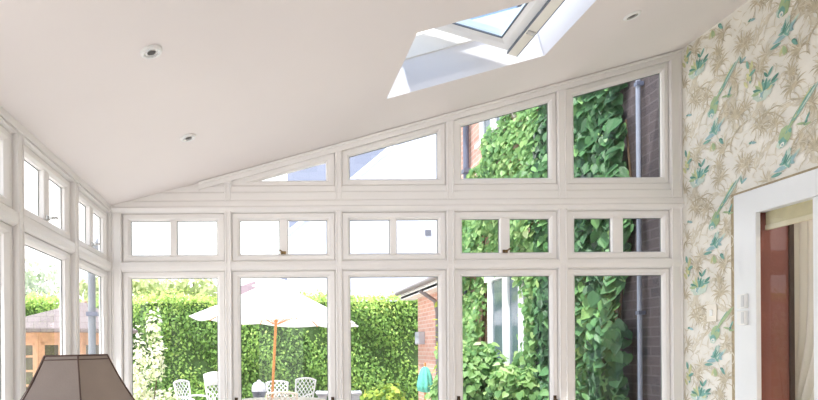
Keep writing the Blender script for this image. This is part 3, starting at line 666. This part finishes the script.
mb.add(vs,[(i*nn+k,i*nn+(k+1)%nn,(i+1)*nn+(k+1)%nn,(i+1)*nn+k) for i in range(len(prof)-1) for k in range(nn)],0,True); mb.build('canopy',mat('teal_canvas',(104,190,172),.8,.12,14),tb)
mb=MB(); mb.tube([(0,0,0.03),(0,0,1.4)],.018,8); mb.build('pole',mat('orange_wood_pole',(206,140,84),.6,.1,12),tb)
mb=MB(); mb.lathe([(.2,0),(.2,.04),(.05,.08),(.04,.2)],20); mb.build('base',mat('stone_base',(176,170,160),.9,.1,12),tb)

# bay window and upstairs window in the brick house
M_WWOOD=mat('white_window_wood',(244,244,244),.4,.01,4); M_BGLASS=mat('dim_garden_glass',(96,112,122),.08,.2,2,spec=.8)
def house_window(name,d0,d1,z0,z1,out,label,div,fw=.14):
    w=empty(name,(0,0,0),label,'window'); mb=MB()
    x1=HW+.02; x0=HW-out
    mb.box(x0,x1,d0,d0+fw,z0,z1); mb.box(x0,x1,d1-fw,d1,z0,z1); mb.box(x0-.03,x1,d0-.03,d1+.03,z1-.07,z1+.04); mb.box(x0-.05,x1,d0-.05,d1+.05,z0-.06,z0)
    for q in div: mb.box(x0-.01,x1,q-.08,q+.08,z0,z1)
    mb.build('frame',M_WWOOD,w,.004)
    es=[d0]+list(div)+[d1]
    for i in range(len(es)-1):
        mb=MB(); mb.box(x0+.02,x0+.03,es[i]+.02,es[i+1]-.02,z0,z1); mb.build('pane',M_BGLASS,w)
    return w
house_window('garden_bay_window',6.72,7.82,.9,2.40,.16,'white ground-floor bay window among the ivy on the brick house',(7.22,))
house_window('upstairs_window',7.3,8.36,4.29,5.10,.06,'white upstairs window half hidden by ivy on the brick house',(7.85,))
dp=empty('house_drainpipe',(HW-.06,8.93,GZ),'slate blue drainpipe high on the brick wall above the ivy','drainpipe')
mb=MB(); mb.tube([(0,0,0),(0,0,5.2)],.045,10); mb.build('pipe',M_PIPE2,dp)
for z in (2.2,4.2): mb=MB(); mb.box(-.055,.054,-.06,.06,z,z+.06); mb.build('bracket',M_PIPE2,dp)
dp=empty('house_drainpipe',(HW-.04,4.80,GZ),'grey-blue drainpipe on the brick wall seen at the edge of the end windows','drainpipe')
mb=MB(); mb.tube([(0,0,0),(0,0,5.2)],.017,10); mb.build('pipe',mat('grey_blue_pipe',(150,156,172),.4,.05,8),dp)
for z in (1.9,3.7): mb=MB(); mb.box(-.02,.034,-.022,.022,z,z+.03); mb.build('bracket',M_PIPE2,dp)
cp=empty('corner_drainpipe',(-1.30,4.46,GZ),'grey drainpipe outside the far corner of the side wall','drainpipe')
mb=MB(); mb.tube([(0,0,0),(0,0,2.28),(.02,-.02,2.36),(.08,-.06,2.44)],.028,12); mb.build('pipe',mat('grey_pipe',(132,138,146),.4,.04,8),cp)
mb=MB(); mb.box(-.034,.05,-.034,.034,1.9,1.93); mb.build('bracket',M_PIPE2,cp)

# ivy on the brick house
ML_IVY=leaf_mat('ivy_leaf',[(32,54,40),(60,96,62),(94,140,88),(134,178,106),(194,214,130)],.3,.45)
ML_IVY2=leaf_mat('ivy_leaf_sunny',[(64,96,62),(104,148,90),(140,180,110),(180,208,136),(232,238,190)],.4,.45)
M_STEM=mat('ivy_stem',(92,72,52),.9,.2,12)
def ivy(name,label,rg_seed,n,dlo,dhi,zhi,thick,ml,ok,sz,tone0):
    rg=np.random.default_rng(rg_seed); o=empty(name,(0,0,0),label,'ivy')
    d=rg.uniform(dlo,dhi,n*2); z=rg.uniform(GZ,zhi,n*2)
    keep=np.array([ok(a_,b_) for a_,b_ in zip(d,z)]); d,z=d[keep][:n],z[keep][:n]; n=len(d)
    bulge=.5+.5*np.sin(d*3.1+np.sin(z*2.3)*1.2)*np.sin(z*2.7+d*.9); dep=thick*(.25+.75*bulge)*np.sqrt(rg.uniform(.05,1,n))*np.where(z>3.4,.55,1.)
    P=np.stack([HW-.03-dep,d,z],1); N=np.tile(np.array([-1.,-.55,.45]),(n,1))
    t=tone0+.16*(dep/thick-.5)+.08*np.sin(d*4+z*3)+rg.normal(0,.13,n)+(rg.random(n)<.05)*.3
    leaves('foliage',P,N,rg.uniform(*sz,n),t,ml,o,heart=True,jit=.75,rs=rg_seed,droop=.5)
    mb=MB(); rr=random.Random(rg_seed)
    for k in range(7):
        a_=dlo+(dhi-dlo)*(k+.5)/7; pts=[(HW-.03,a_,GZ)]; q=a_; zz=GZ
        while zz<zhi-.6:
            zz+=.5; q+=rr.uniform(-.12,.12)
            if not ok(q,zz): break
            pts.append((HW-.035,q,zz))
        if len(pts)>2: mb.tube(pts,[.022*(1-.7*i/len(pts)) for i in range(len(pts))],6)
    mb.build('stems',M_STEM,o); return o
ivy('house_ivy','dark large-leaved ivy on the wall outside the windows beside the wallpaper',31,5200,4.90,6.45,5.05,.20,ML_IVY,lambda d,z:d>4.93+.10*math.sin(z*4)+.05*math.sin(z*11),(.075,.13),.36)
def ok2(d,z):
    if 6.92<d<8.05 and z<2.41 and z>1.2: return False
    if 6.8<d<6.92 and 1.9<z<2.41: return False
    top=5.05 if d<6.9 else (4.27-(d-7.6)*.14 if d<7.9 else 4.20-(d-7.9)*.42)
    return z<top+.10*math.sin(d*9)
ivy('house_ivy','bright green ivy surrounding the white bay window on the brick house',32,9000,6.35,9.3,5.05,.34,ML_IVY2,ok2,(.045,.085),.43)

# shrubs
def shrub(name,label,x,y,h,rx,ml,rs,n,sz,tone=.5,heart=True,stem=True,base=GZ,droop=.25):
    o=empty(name,(x,y,base),label,'shrub'); rg=np.random.default_rng(rs)
    cl=rg.normal(0,1,(14,3)); cl/=np.linalg.norm(cl,axis=1,keepdims=True); cl*=np.array([rx*.6,rx*.6,h*.34]); cl[:,2]+=h*.6
    idx=rg.integers(0,14,n); d=rg.normal(0,1,(n,3)); d/=np.linalg.norm(d,axis=1,keepdims=True)
    P=cl[idx]+d*rg.uniform(.3,1,(n,1))*np.array([rx*.42,rx*.42,h*.18])
    leaves('foliage',P,d+np.array([-.2,-.5,.6]),rg.uniform(*sz,n),tone+.2*d[:,2]+rg.normal(0,.16,n),ml,o,heart=heart,rs=rs,droop=droop)
    mb=MB()
    for k in range(6):
        c=cl[k]; mb.tube([(.03*math.cos(k),.03*math.sin(k),0),(c[0]*.5,c[1]*.5,c[2]*.55),tuple(c)],[.016,.011,.005],6)
    mb.build('stems',M_STEM,o); return o
ML_YEL=leaf_mat('yellow_green_leaf',[(96,130,58),(150,178,76),(204,210,100),(238,226,130)],.4)
ML_CREAM=leaf_mat('cream_leaf',[(150,176,110),(206,216,164),(240,238,206),(252,250,240)],.4)
shrub('garden_shrub','large bushy green shrub below the white bay window',2.35,7.15,1.78,.50,ML_IVY2,41,3000,(.045,.09),.40)
shrub('garden_shrub','bright green shrub in front of the ivy, beside the bay window sill',2.62,6.5,1.5,.36,ML_IVY2,42,1800,(.045,.09),.44)
shrub('garden_shrub','low yellow-green shrub in front of the hedge near the brick wing',W(392,390,12.6).x,12.7,.92,.62,ML_YEL,43,420,(.06,.12),.26)
shrub('climbing_plant','yellowing climber on a stem against the orange brick wing',HW-.14,9.9,2.35,.15,ML_YEL,44,70,(.07,.12),.5)
shrub('flowering_shrub','tall pale cream-leaved shrub in front of the hedge beside the corner post',-1.82,9.1,2.2,.30,ML_CREAM,45,1100,(.05,.10),.62,heart=False)
shrub('flowering_shrub','low pale shrub at the foot of the tall cream-leaved one',-1.62,9.9,1.05,.32,ML_CREAM,46,380,(.06,.11),.45,heart=False)

# summerhouse
M_SHW=mat('orange_timber',(222,172,136),.6,.10,9); M_SHR=brick_mat('grey_pink_shingles',(146,132,128),(136,122,118),(116,102,98),'XZ',.22,.12)
M_SHG=mat('dark_summerhouse_glass',(96,88,66),.15,.3,3,spec=.7)
SD=11.0; sx=W(39,327,SD).x; yaw=math.atan2(-sx,SD)
SH=empty('summerhouse',(sx,SD+1.0,GZ),'octagonal orange timber summerhouse with a pale shingled roof','summerhouse',rot=(0,0,yaw))
ez=W(58,329,SD-.2).z-GZ; apz=W(66,301,SD+1.0).z-GZ; Ro,Rw=1.58,.96
oc=lambda r,k:(r*math.cos(PI/8+k*PI/4),r*math.sin(PI/8+k*PI/4))
mb=MB(); vs=[(*oc(Ro,k),ez) for k in range(8)]+[(.5,0,apz)]+[(*oc(Ro,k),ez-.05) for k in range(8)]
mb.add(vs,[(k,(k+1)%8,8) for k in range(8)]+[(9+k,9+(k+1)%8,(k+1)%8,k) for k in range(8)]+[tuple(range(16,8,-1))]); mb.build('roof',M_SHR,SH)
mb=MB(); mb.lathe([(.05,apz-.03),(.06,apz+.0),(.02,apz+.03)],12,M=Matrix.Translation((.5,0,0))); mb.build('finial',M_SHW,SH)
for k in range(8):
    a_=Vector((*oc(Rw,k),0)); b_=Vector((*oc(Rw,(k+1)%8),0)); m_=(a_+b_)/2; ang=math.atan2(b_.y-a_.y,b_.x-a_.x); L=(b_-a_).length
    Mx=Matrix.Translation(m_)@Matrix.Rotation(ang,4,'Z')
    mb=MB(); mb.box(-L/2,L/2,-.02,.02,.05,.75,M=Mx); mb.box(-L/2,L/2,-.03,.03,ez-.22,ez-.05,M=Mx); mb.box(-L/2-.03,-L/2+.05,-.035,.035,0,ez-.05,M=Mx); mb.box(L/2-.05,L/2+.03,-.035,.035,0,ez-.05,M=Mx)
    mb.build('wall_panel',M_SHW,SH,.004)
    nx=2 if k in (5,) else 2
    dr_=MB(); z0,z1=.75,ez-.22
    fr_=MB()
    fr_.box(-L/2+.05,-L/2+.11,-.028,.028,z0,z1,M=Mx); fr_.box(L/2-.11,L/2-.05,-.028,.028,z0,z1,M=Mx); fr_.box(-L/2+.05,L/2-.05,-.028,.028,z1-.06,z1,M=Mx)
    fr_.box(-.025,.025,-.026,.026,z0,z1,M=Mx)
    for q in (1,2,3): zq=z0+(z1-z0)*q/4; fr_.box(-L/2+.1,L/2-.1,-.026,.026,zq-.02,zq+.02,M=Mx)
    wn=fr_.build('door' if k==5 else 'window_frame',M_SHW,SH,.003)
    mb=MB(); mb.box(-L/2+.08,L/2-.08,-.006,.006,z0,z1,M=Mx); mb.build('pane',M_SHG,wn)

# parasol over the garden table
UD=11.5; base=Vector((W(270,393,UD).x,UD,GZ))
M_CANV=mat('white_canvas',(250,247,240),.8,.01,4,transl=.22); M_PAR=mat('orange_varnished_pole',(214,140,70),.45,.1,14)
um=empty('garden_parasol',base,'big white canvas parasol over the garden table on an orange wooden pole','parasol',rot=(0,math.radians(3.2),0))
az_=W(273,278,UD).z-GZ; rz_=W(270,321,UD).z-GZ; RU=1.64
mb=MB(); N8=8; rows=8; vs=[]; per=N8*6
for i in range(rows+1):
    t=i/rows; 
    for k in range(per):
        s=k/6; k0=int(s); u=s-k0; A=2*PI*k0/N8+.2; B=2*PI*(k0+1)/N8+.2; r=max(.02,RU*t)
        x=r*(math.cos(A)*(1-u)+math.cos(B)*u); y=r*(math.sin(A)*(1-u)+math.sin(B)*u); sag=.05*t*math.sin(PI*u)
        z=az_-.12+(rz_-az_+.12)*(t**1.12)-sag; vs.append((x,y,z))
mb.add(vs,[(i*per+k,(i+1)*per+k,(i+1)*per+(k+1)%per,i*per+(k+1)%per) for i in range(rows) for k in range(per)],0,True)
can=mb.build('canopy',M_CANV,um)
mb=MB(); vs=[]
for t,zz in ((.02,az_),(.15,az_-.07),(.30,az_-.165)):
    for k in range(16): A=2*PI*k/16+.2; vs.append((RU*t*math.cos(A),RU*t*math.sin(A),zz))
mb.add(vs,[(i*16+k,(i+1)*16+k,(i+1)*16+(k+1)%16,i*16+(k+1)%16) for i in range(2) for k in range(16)],0,True); mb.build('vent_cap',M_CANV,can)
mb=MB(); mb.tube([(0,0,.05),(0,0,az_-.02)],.026,12); mb.build('pole',M_PAR,um)
mb=MB(); mb.lathe([(.28,0),(.28,.05),(.09,.09),(.05,.10),(.045,.3)],24); mb.build('base',mat('cast_base',(150,148,144),.7,.08,9),um)
for k in range(8):
    A=2*PI*k/8+.2; mb=MB(); mb.tube([(.03*math.cos(A),.03*math.sin(A),az_-.16),(RU*.5*math.cos(A),RU*.5*math.sin(A),az_-.15+(rz_-az_+.12)*.5**1.12),(RU*.98*math.cos(A),RU*.98*math.sin(A),rz_-.012)],.010,6)
    mb.tube([(.04*math.cos(A),.04*math.sin(A),rz_-.06),(RU*.5*math.cos(A),RU*.5*math.sin(A),az_-.16+(rz_-az_+.12)*.5**1.12)],.008,6); mb.build('rib',M_PAR,um)

# garden table and lattice chairs
M_ALU=mat('white_cast_aluminium',(238,238,240),.5,.03,12); M_ALUS=mat('shaded_cast_aluminium',(196,180,162),.5,.05,12)  # taupe copy has the parasol's shade put into its colour
tbz=.70; tcx=.24
tbl=empty('garden_table',(tcx,UD+.05,GZ),'oval pale metal garden table around the parasol pole','table')
mb=MB(); nn=48; vs=[]
for (q,z) in ((.0,tbz),(1.0,tbz),(1.02,tbz-.012),(1.0,tbz-.03),(.0,tbz-.03)):
    for k in range(nn): vs.append((.80*q*math.cos(2*PI*k/nn),.52*q*math.sin(2*PI*k/nn),z))
# leave a hole for the pole by building a ring round it
ring_in=[( -tcx+base.x+.05+.05*math.cos(2*PI*k/nn), -.05+.05*math.sin(2*PI*k/nn)) for k in range(nn)]
vs=[]
for z in (tbz,tbz-.03):
    vs+=[(.80*math.cos(2*PI*k/nn),.52*math.sin(2*PI*k/nn),z) for k in range(nn)]; vs+=[(x,y,z) for x,y in ring_in]
fs=[]
for k in range(nn):
    k2=(k+1)%nn; fs+=[(k,k2,nn+k2,nn+k),(2*nn+k,3*nn+k,3*nn+k2,2*nn+k2),(k,2*nn+k,2*nn+k2,k2),(nn+k,nn+k2,3*nn+k2,3*nn+k)]
mb.add(vs,fs); mb.build('table_top',mat('pale_stone_grey_top',(214,208,198),.5,.05,7),tbl)
for (sx_,sy_) in ((1,1),(1,-1),(-1,1),(-1,-1)):
    mb=MB(); mb.tube([(.50*sx_,.28*sy_,tbz-.03),(.46*sx_,.25*sy_,.4),(.58*sx_,.34*sy_,0)],[.022,.018,.02],8); mb.build('leg',M_ALU,tbl)

def make_chair(mt,cushion=False):
    c=empty('garden_chair',(0,0,0)); tag(c,cat='chair',group='lattice chairs round the garden table')
    bw,bh0,bh1=.24,.43,.92
    def bk(u,v): # u -1..1 across, v 0..1 up; chair faces -y
        return Vector((u*(.20+.05*v),.20+.10*v+.03*(1-u*u),bh0+(bh1-bh0)*v+.035*v*(1-u*u)))
    mb=MB(); pts=[bk(-1,i/6) for i in range(7)]+[bk(-1+2*i/8,1) for i in range(1,8)]+[bk(1,1-i/6) for i in range(7)]
    mb.tube(pts,.017,8); mb.tube([bk(-1+2*i/6,0) for i in range(7)],.012,8); fr=mb.build('back_frame',mt,c)
    mb=MB(); K=5
    for s in (1,-1):
        for q in range(-K,2*K+1):
            seg=[]
            for i in range(13):
                v=i/12; u=-1+2*(q/K+s*v*1.0)/1.0 if s>0 else -1+2*(q/K-v)
                if -1<=u<=1: seg.append(bk(u,v))
            if len(seg)>1: mb.tube(seg,.0085,5)
    mb.build('lattice',mt,fr)
    mb=MB(); mb.lathe([(.0,.41),(.20,.41),(.235,.425),(.235,.44),(.0,.44)],24,cap=False,M=Matrix.Diagonal((1,.95,1,1))); mb.build('seat',mt,c)
    for s in (-1,1):
        mb=MB(); mb.tube([(s*.215,.24,.66),(s*.27,.10,.67),(s*.28,-.10,.66),(s*.27,-.20,.63),(s*.24,-.22,.50),(s*.20,-.18,.43)],.016,8); mb.build('arm',mt,c)
        for (y,yo) in ((-.17,-.22),(.18,.25)):
            mb=MB(); mb.tube([(s*.17,y,.42),(s*.19,y*1.05,.22),(s*.215,yo,0)],[.018,.014,.016],8); mb.build('leg',mt,c)
    if cushion:
        mb=MB(); g=[]; 
        for i in range(7):
            for j in range(7):
                u,v=-.9+1.8*i/6,.62+.40*j/6; bul=.045*(1-(2*i/6-1)**4)*(1-(2*j/6-1)**4); p=bk(u,v); g.append((p.x,p.y-.02-bul,p.z))
        mb.add(g,[(i*7+j,(i+1)*7+j,(i+1)*7+j+1,i*7+j+1) for i in range(6) for j in range(6)],0,True)
        g2=[(x,.20+.10*((z-bh0)/(bh1-bh0))+.05,z) for x,y,z in g]; mb.add(g2,[(i*7+j,i*7+j+1,(i+1)*7+j+1,(i+1)*7+j) for i in range(6) for j in range(6)],0,True)
        mb.build('back_cushion',mat('pale_cushion_cloth',(228,228,228),.8,.02,8),c)
    return c
ch=make_chair(M_ALU)
def put(o,px,py,d,rz,label,sc=1.0):
    p=W(px,py,d); s=(p.z-GZ)/.955; a_=math.radians(rz); p.x+=math.sin(a_)*.31*sc; d-=math.cos(a_)*.31*sc
    o.location=(p.x,d,GZ); o.rotation_euler=(0,0,math.radians(rz)); o.scale=(sc,sc,s); o['label']=label
put(ch,181,380.5,12.2,62,'white lattice garden chair furthest from the parasol pole, in front of the hedge')
c2=make_chair(M_ALU,True); put(c2,215.5,372.5,12.2,28,'tall white lattice chair with a pale cushion on its back')
c3=copy_tree(ch); put(c3,277,381,14.0,10,'white lattice chair directly behind the parasol pole')
c4=copy_tree(ch); put(c4,306,378,12.7,-38,'white lattice chair at the end of the table beside the bench')
c5=make_chair(M_ALUS); put(c5,282,392,9.9,180,'taupe shaded lattice chair with its back to the house')
# barbecue and bench
p=W(259,380,14.0)
bq=empty('kettle_barbecue',(p.x,14.0,GZ),'domed pale kettle barbecue behind the garden table','barbecue'); hz=p.z-GZ
mb=MB(); mb.lathe([(.17,hz-.26),(.175,hz-.24),(.165,hz-.15),(.12,hz-.07),(.04,hz-.03)],28); mb.build('lid',mat('pale_enamel_lid',(198,198,206),.35,.03,8),bq)
mb=MB(); mb.lathe([(.03,hz-.035),(.045,hz-.01),(.02,hz)],14); mb.build('knob',M_ALU,bq)
mb=MB(); mb.lathe([(.05,hz-.45),(.13,hz-.40),(.17,hz-.27),(.17,hz-.262)],28); mb.build('bowl',mat('dark_enamel_bowl',(84,88,100),.35,.05,8),bq)
for k in range(3):
    a_=2*PI*k/3+.5; mb=MB(); mb.tube([(.08*math.cos(a_),.08*math.sin(a_),hz-.42),(.22*math.cos(a_),.22*math.sin(a_),0)],.011,6); mb.build('leg',M_ALU,bq)
p0=W(316,391,13.6); p1=W(361,391,13.6)
be=empty('stone_bench',((p0.x+p1.x)/2,13.6,GZ),'low grey stone bench with rounded ends in front of the hedge','bench'); L=(p1.x-p0.x)/2; hz=p0.z-GZ
M_ST=mat('grey_stone',(196,194,200),.9,.1,9,bump=.3,bscale=30)
mb=MB(); mb.tube([(-L,0,hz-.06),(-L*.97,0,hz-.05),(0,0,hz-.06),(L*.97,0,hz-.05),(L,0,hz-.06)],[.03,.055,.055,.055,.03],12,flat=3.2); mb.build('seat_slab',M_ST,be)
for s in (-1,1): mb=MB(); mb.box(s*L*.72-.09,s*L*.72+.09,-.13,.13,0,hz-.08); mb.build('leg',M_ST,be,.02)

# ================================================================== light, world, camera
w=bpy.data.worlds.new('sky'); SC.world=w; w.use_nodes=True; t=w.node_tree; t.nodes.clear()
out=t.nodes.new('ShaderNodeOutputWorld'); bg=t.nodes.new('ShaderNodeBackground'); t.links.new(bg.outputs[0],out.inputs[0])
tc=t.nodes.new('ShaderNodeTexCoord'); sp=t.nodes.new('ShaderNodeSeparateXYZ'); t.links.new(tc.outputs['Generated'],sp.inputs[0])
rp=t.nodes.new('ShaderNodeValToRGB'); el=rp.color_ramp.elements
el[0].position=.27; el[0].color=(.97,.985,1,1); el[1].position=.9; el[1].color=(.22,.34,.62,1)
e=el.new(.41); e.color=(.33,.42,.55,1)
t.links.new(sp.outputs[2],rp.inputs[0])
nz=t.nodes.new('ShaderNodeTexNoise'); nz.inputs['Scale'].default_value=5; nz.inputs['Detail'].default_value=5; t.links.new(tc.outputs['Generated'],nz.inputs['Vector'])
cr=t.nodes.new('ShaderNodeValToRGB'); cr.color_ramp.elements[0].position=.52; cr.color_ramp.elements[1].position=.72; t.links.new(nz.outputs[0],cr.inputs[0])
mx=t.nodes.new('ShaderNodeMix'); mx.data_type='RGBA'; t.links.new(cr.outputs[0],mx.inputs[0]); t.links.new(rp.outputs[0],mx.inputs[6]); mx.inputs[7].default_value=(1,1,1,1)
t.links.new(mx.outputs[2],bg.inputs['Color']); bg.inputs['Strength'].default_value=1.9
def lamp_(name,kind,loc,energy,color=(1,1,1),**k):
    L=bpy.data.lights.new(name,kind); L.energy=energy; L.color=color
    for a_,b_ in k.items(): setattr(L,a_,b_)
    o=bpy.data.objects.new(name,L); o.location=loc; COL.objects.link(o); return o
s=lamp_('sun','SUN',(-6,-4,10),5.4,(1,.985,.965),angle=math.radians(1.5)); s.rotation_euler=Vector((.37,.40,-1.35)).to_track_quat('-Z','Y').to_euler()
lamp_('next_room_fill','POINT',(4.1,3.0,2.3),58,(1,1,.98),shadow_soft_size=.2)  # added unseen fill, brightens the curtain and the room beyond

al=lamp_('gable_fill','SPOT',(1.14,-1.5,2.9),150,(1,.98,.97),spot_size=math.radians(48),spot_blend=.7,shadow_soft_size=.12); al.rotation_euler=Vector((0,1,-.25)).to_track_quat('-Z','Y').to_euler()  # added fill light behind the camera, aimed at the gable
cam=bpy.data.cameras.new('camera'); co=bpy.data.objects.new('camera',cam); COL.objects.link(co)
cam.sensor_width=36; cam.lens=F/818*36; cam.shift_x=(409-VX)/818; cam.shift_y=(VY-200)/818; cam.clip_end=300
co.matrix_world=Matrix.Translation((0,0,EYE))@Matrix.Rotation(PI/2,4,'X')@Matrix.Rotation(-ROLL,4,'Z')
SC.camera=co
SC.view_settings.view_transform='Standard'; SC.view_settings.look='None'; SC.view_settings.exposure=0.50
SC.cycles.use_denoising=True; SC.cycles.max_bounces=10; SC.cycles.diffuse_bounces=6; SC.cycles.transparent_max_bounces=24; SC.cycles.sample_clamp_indirect=6
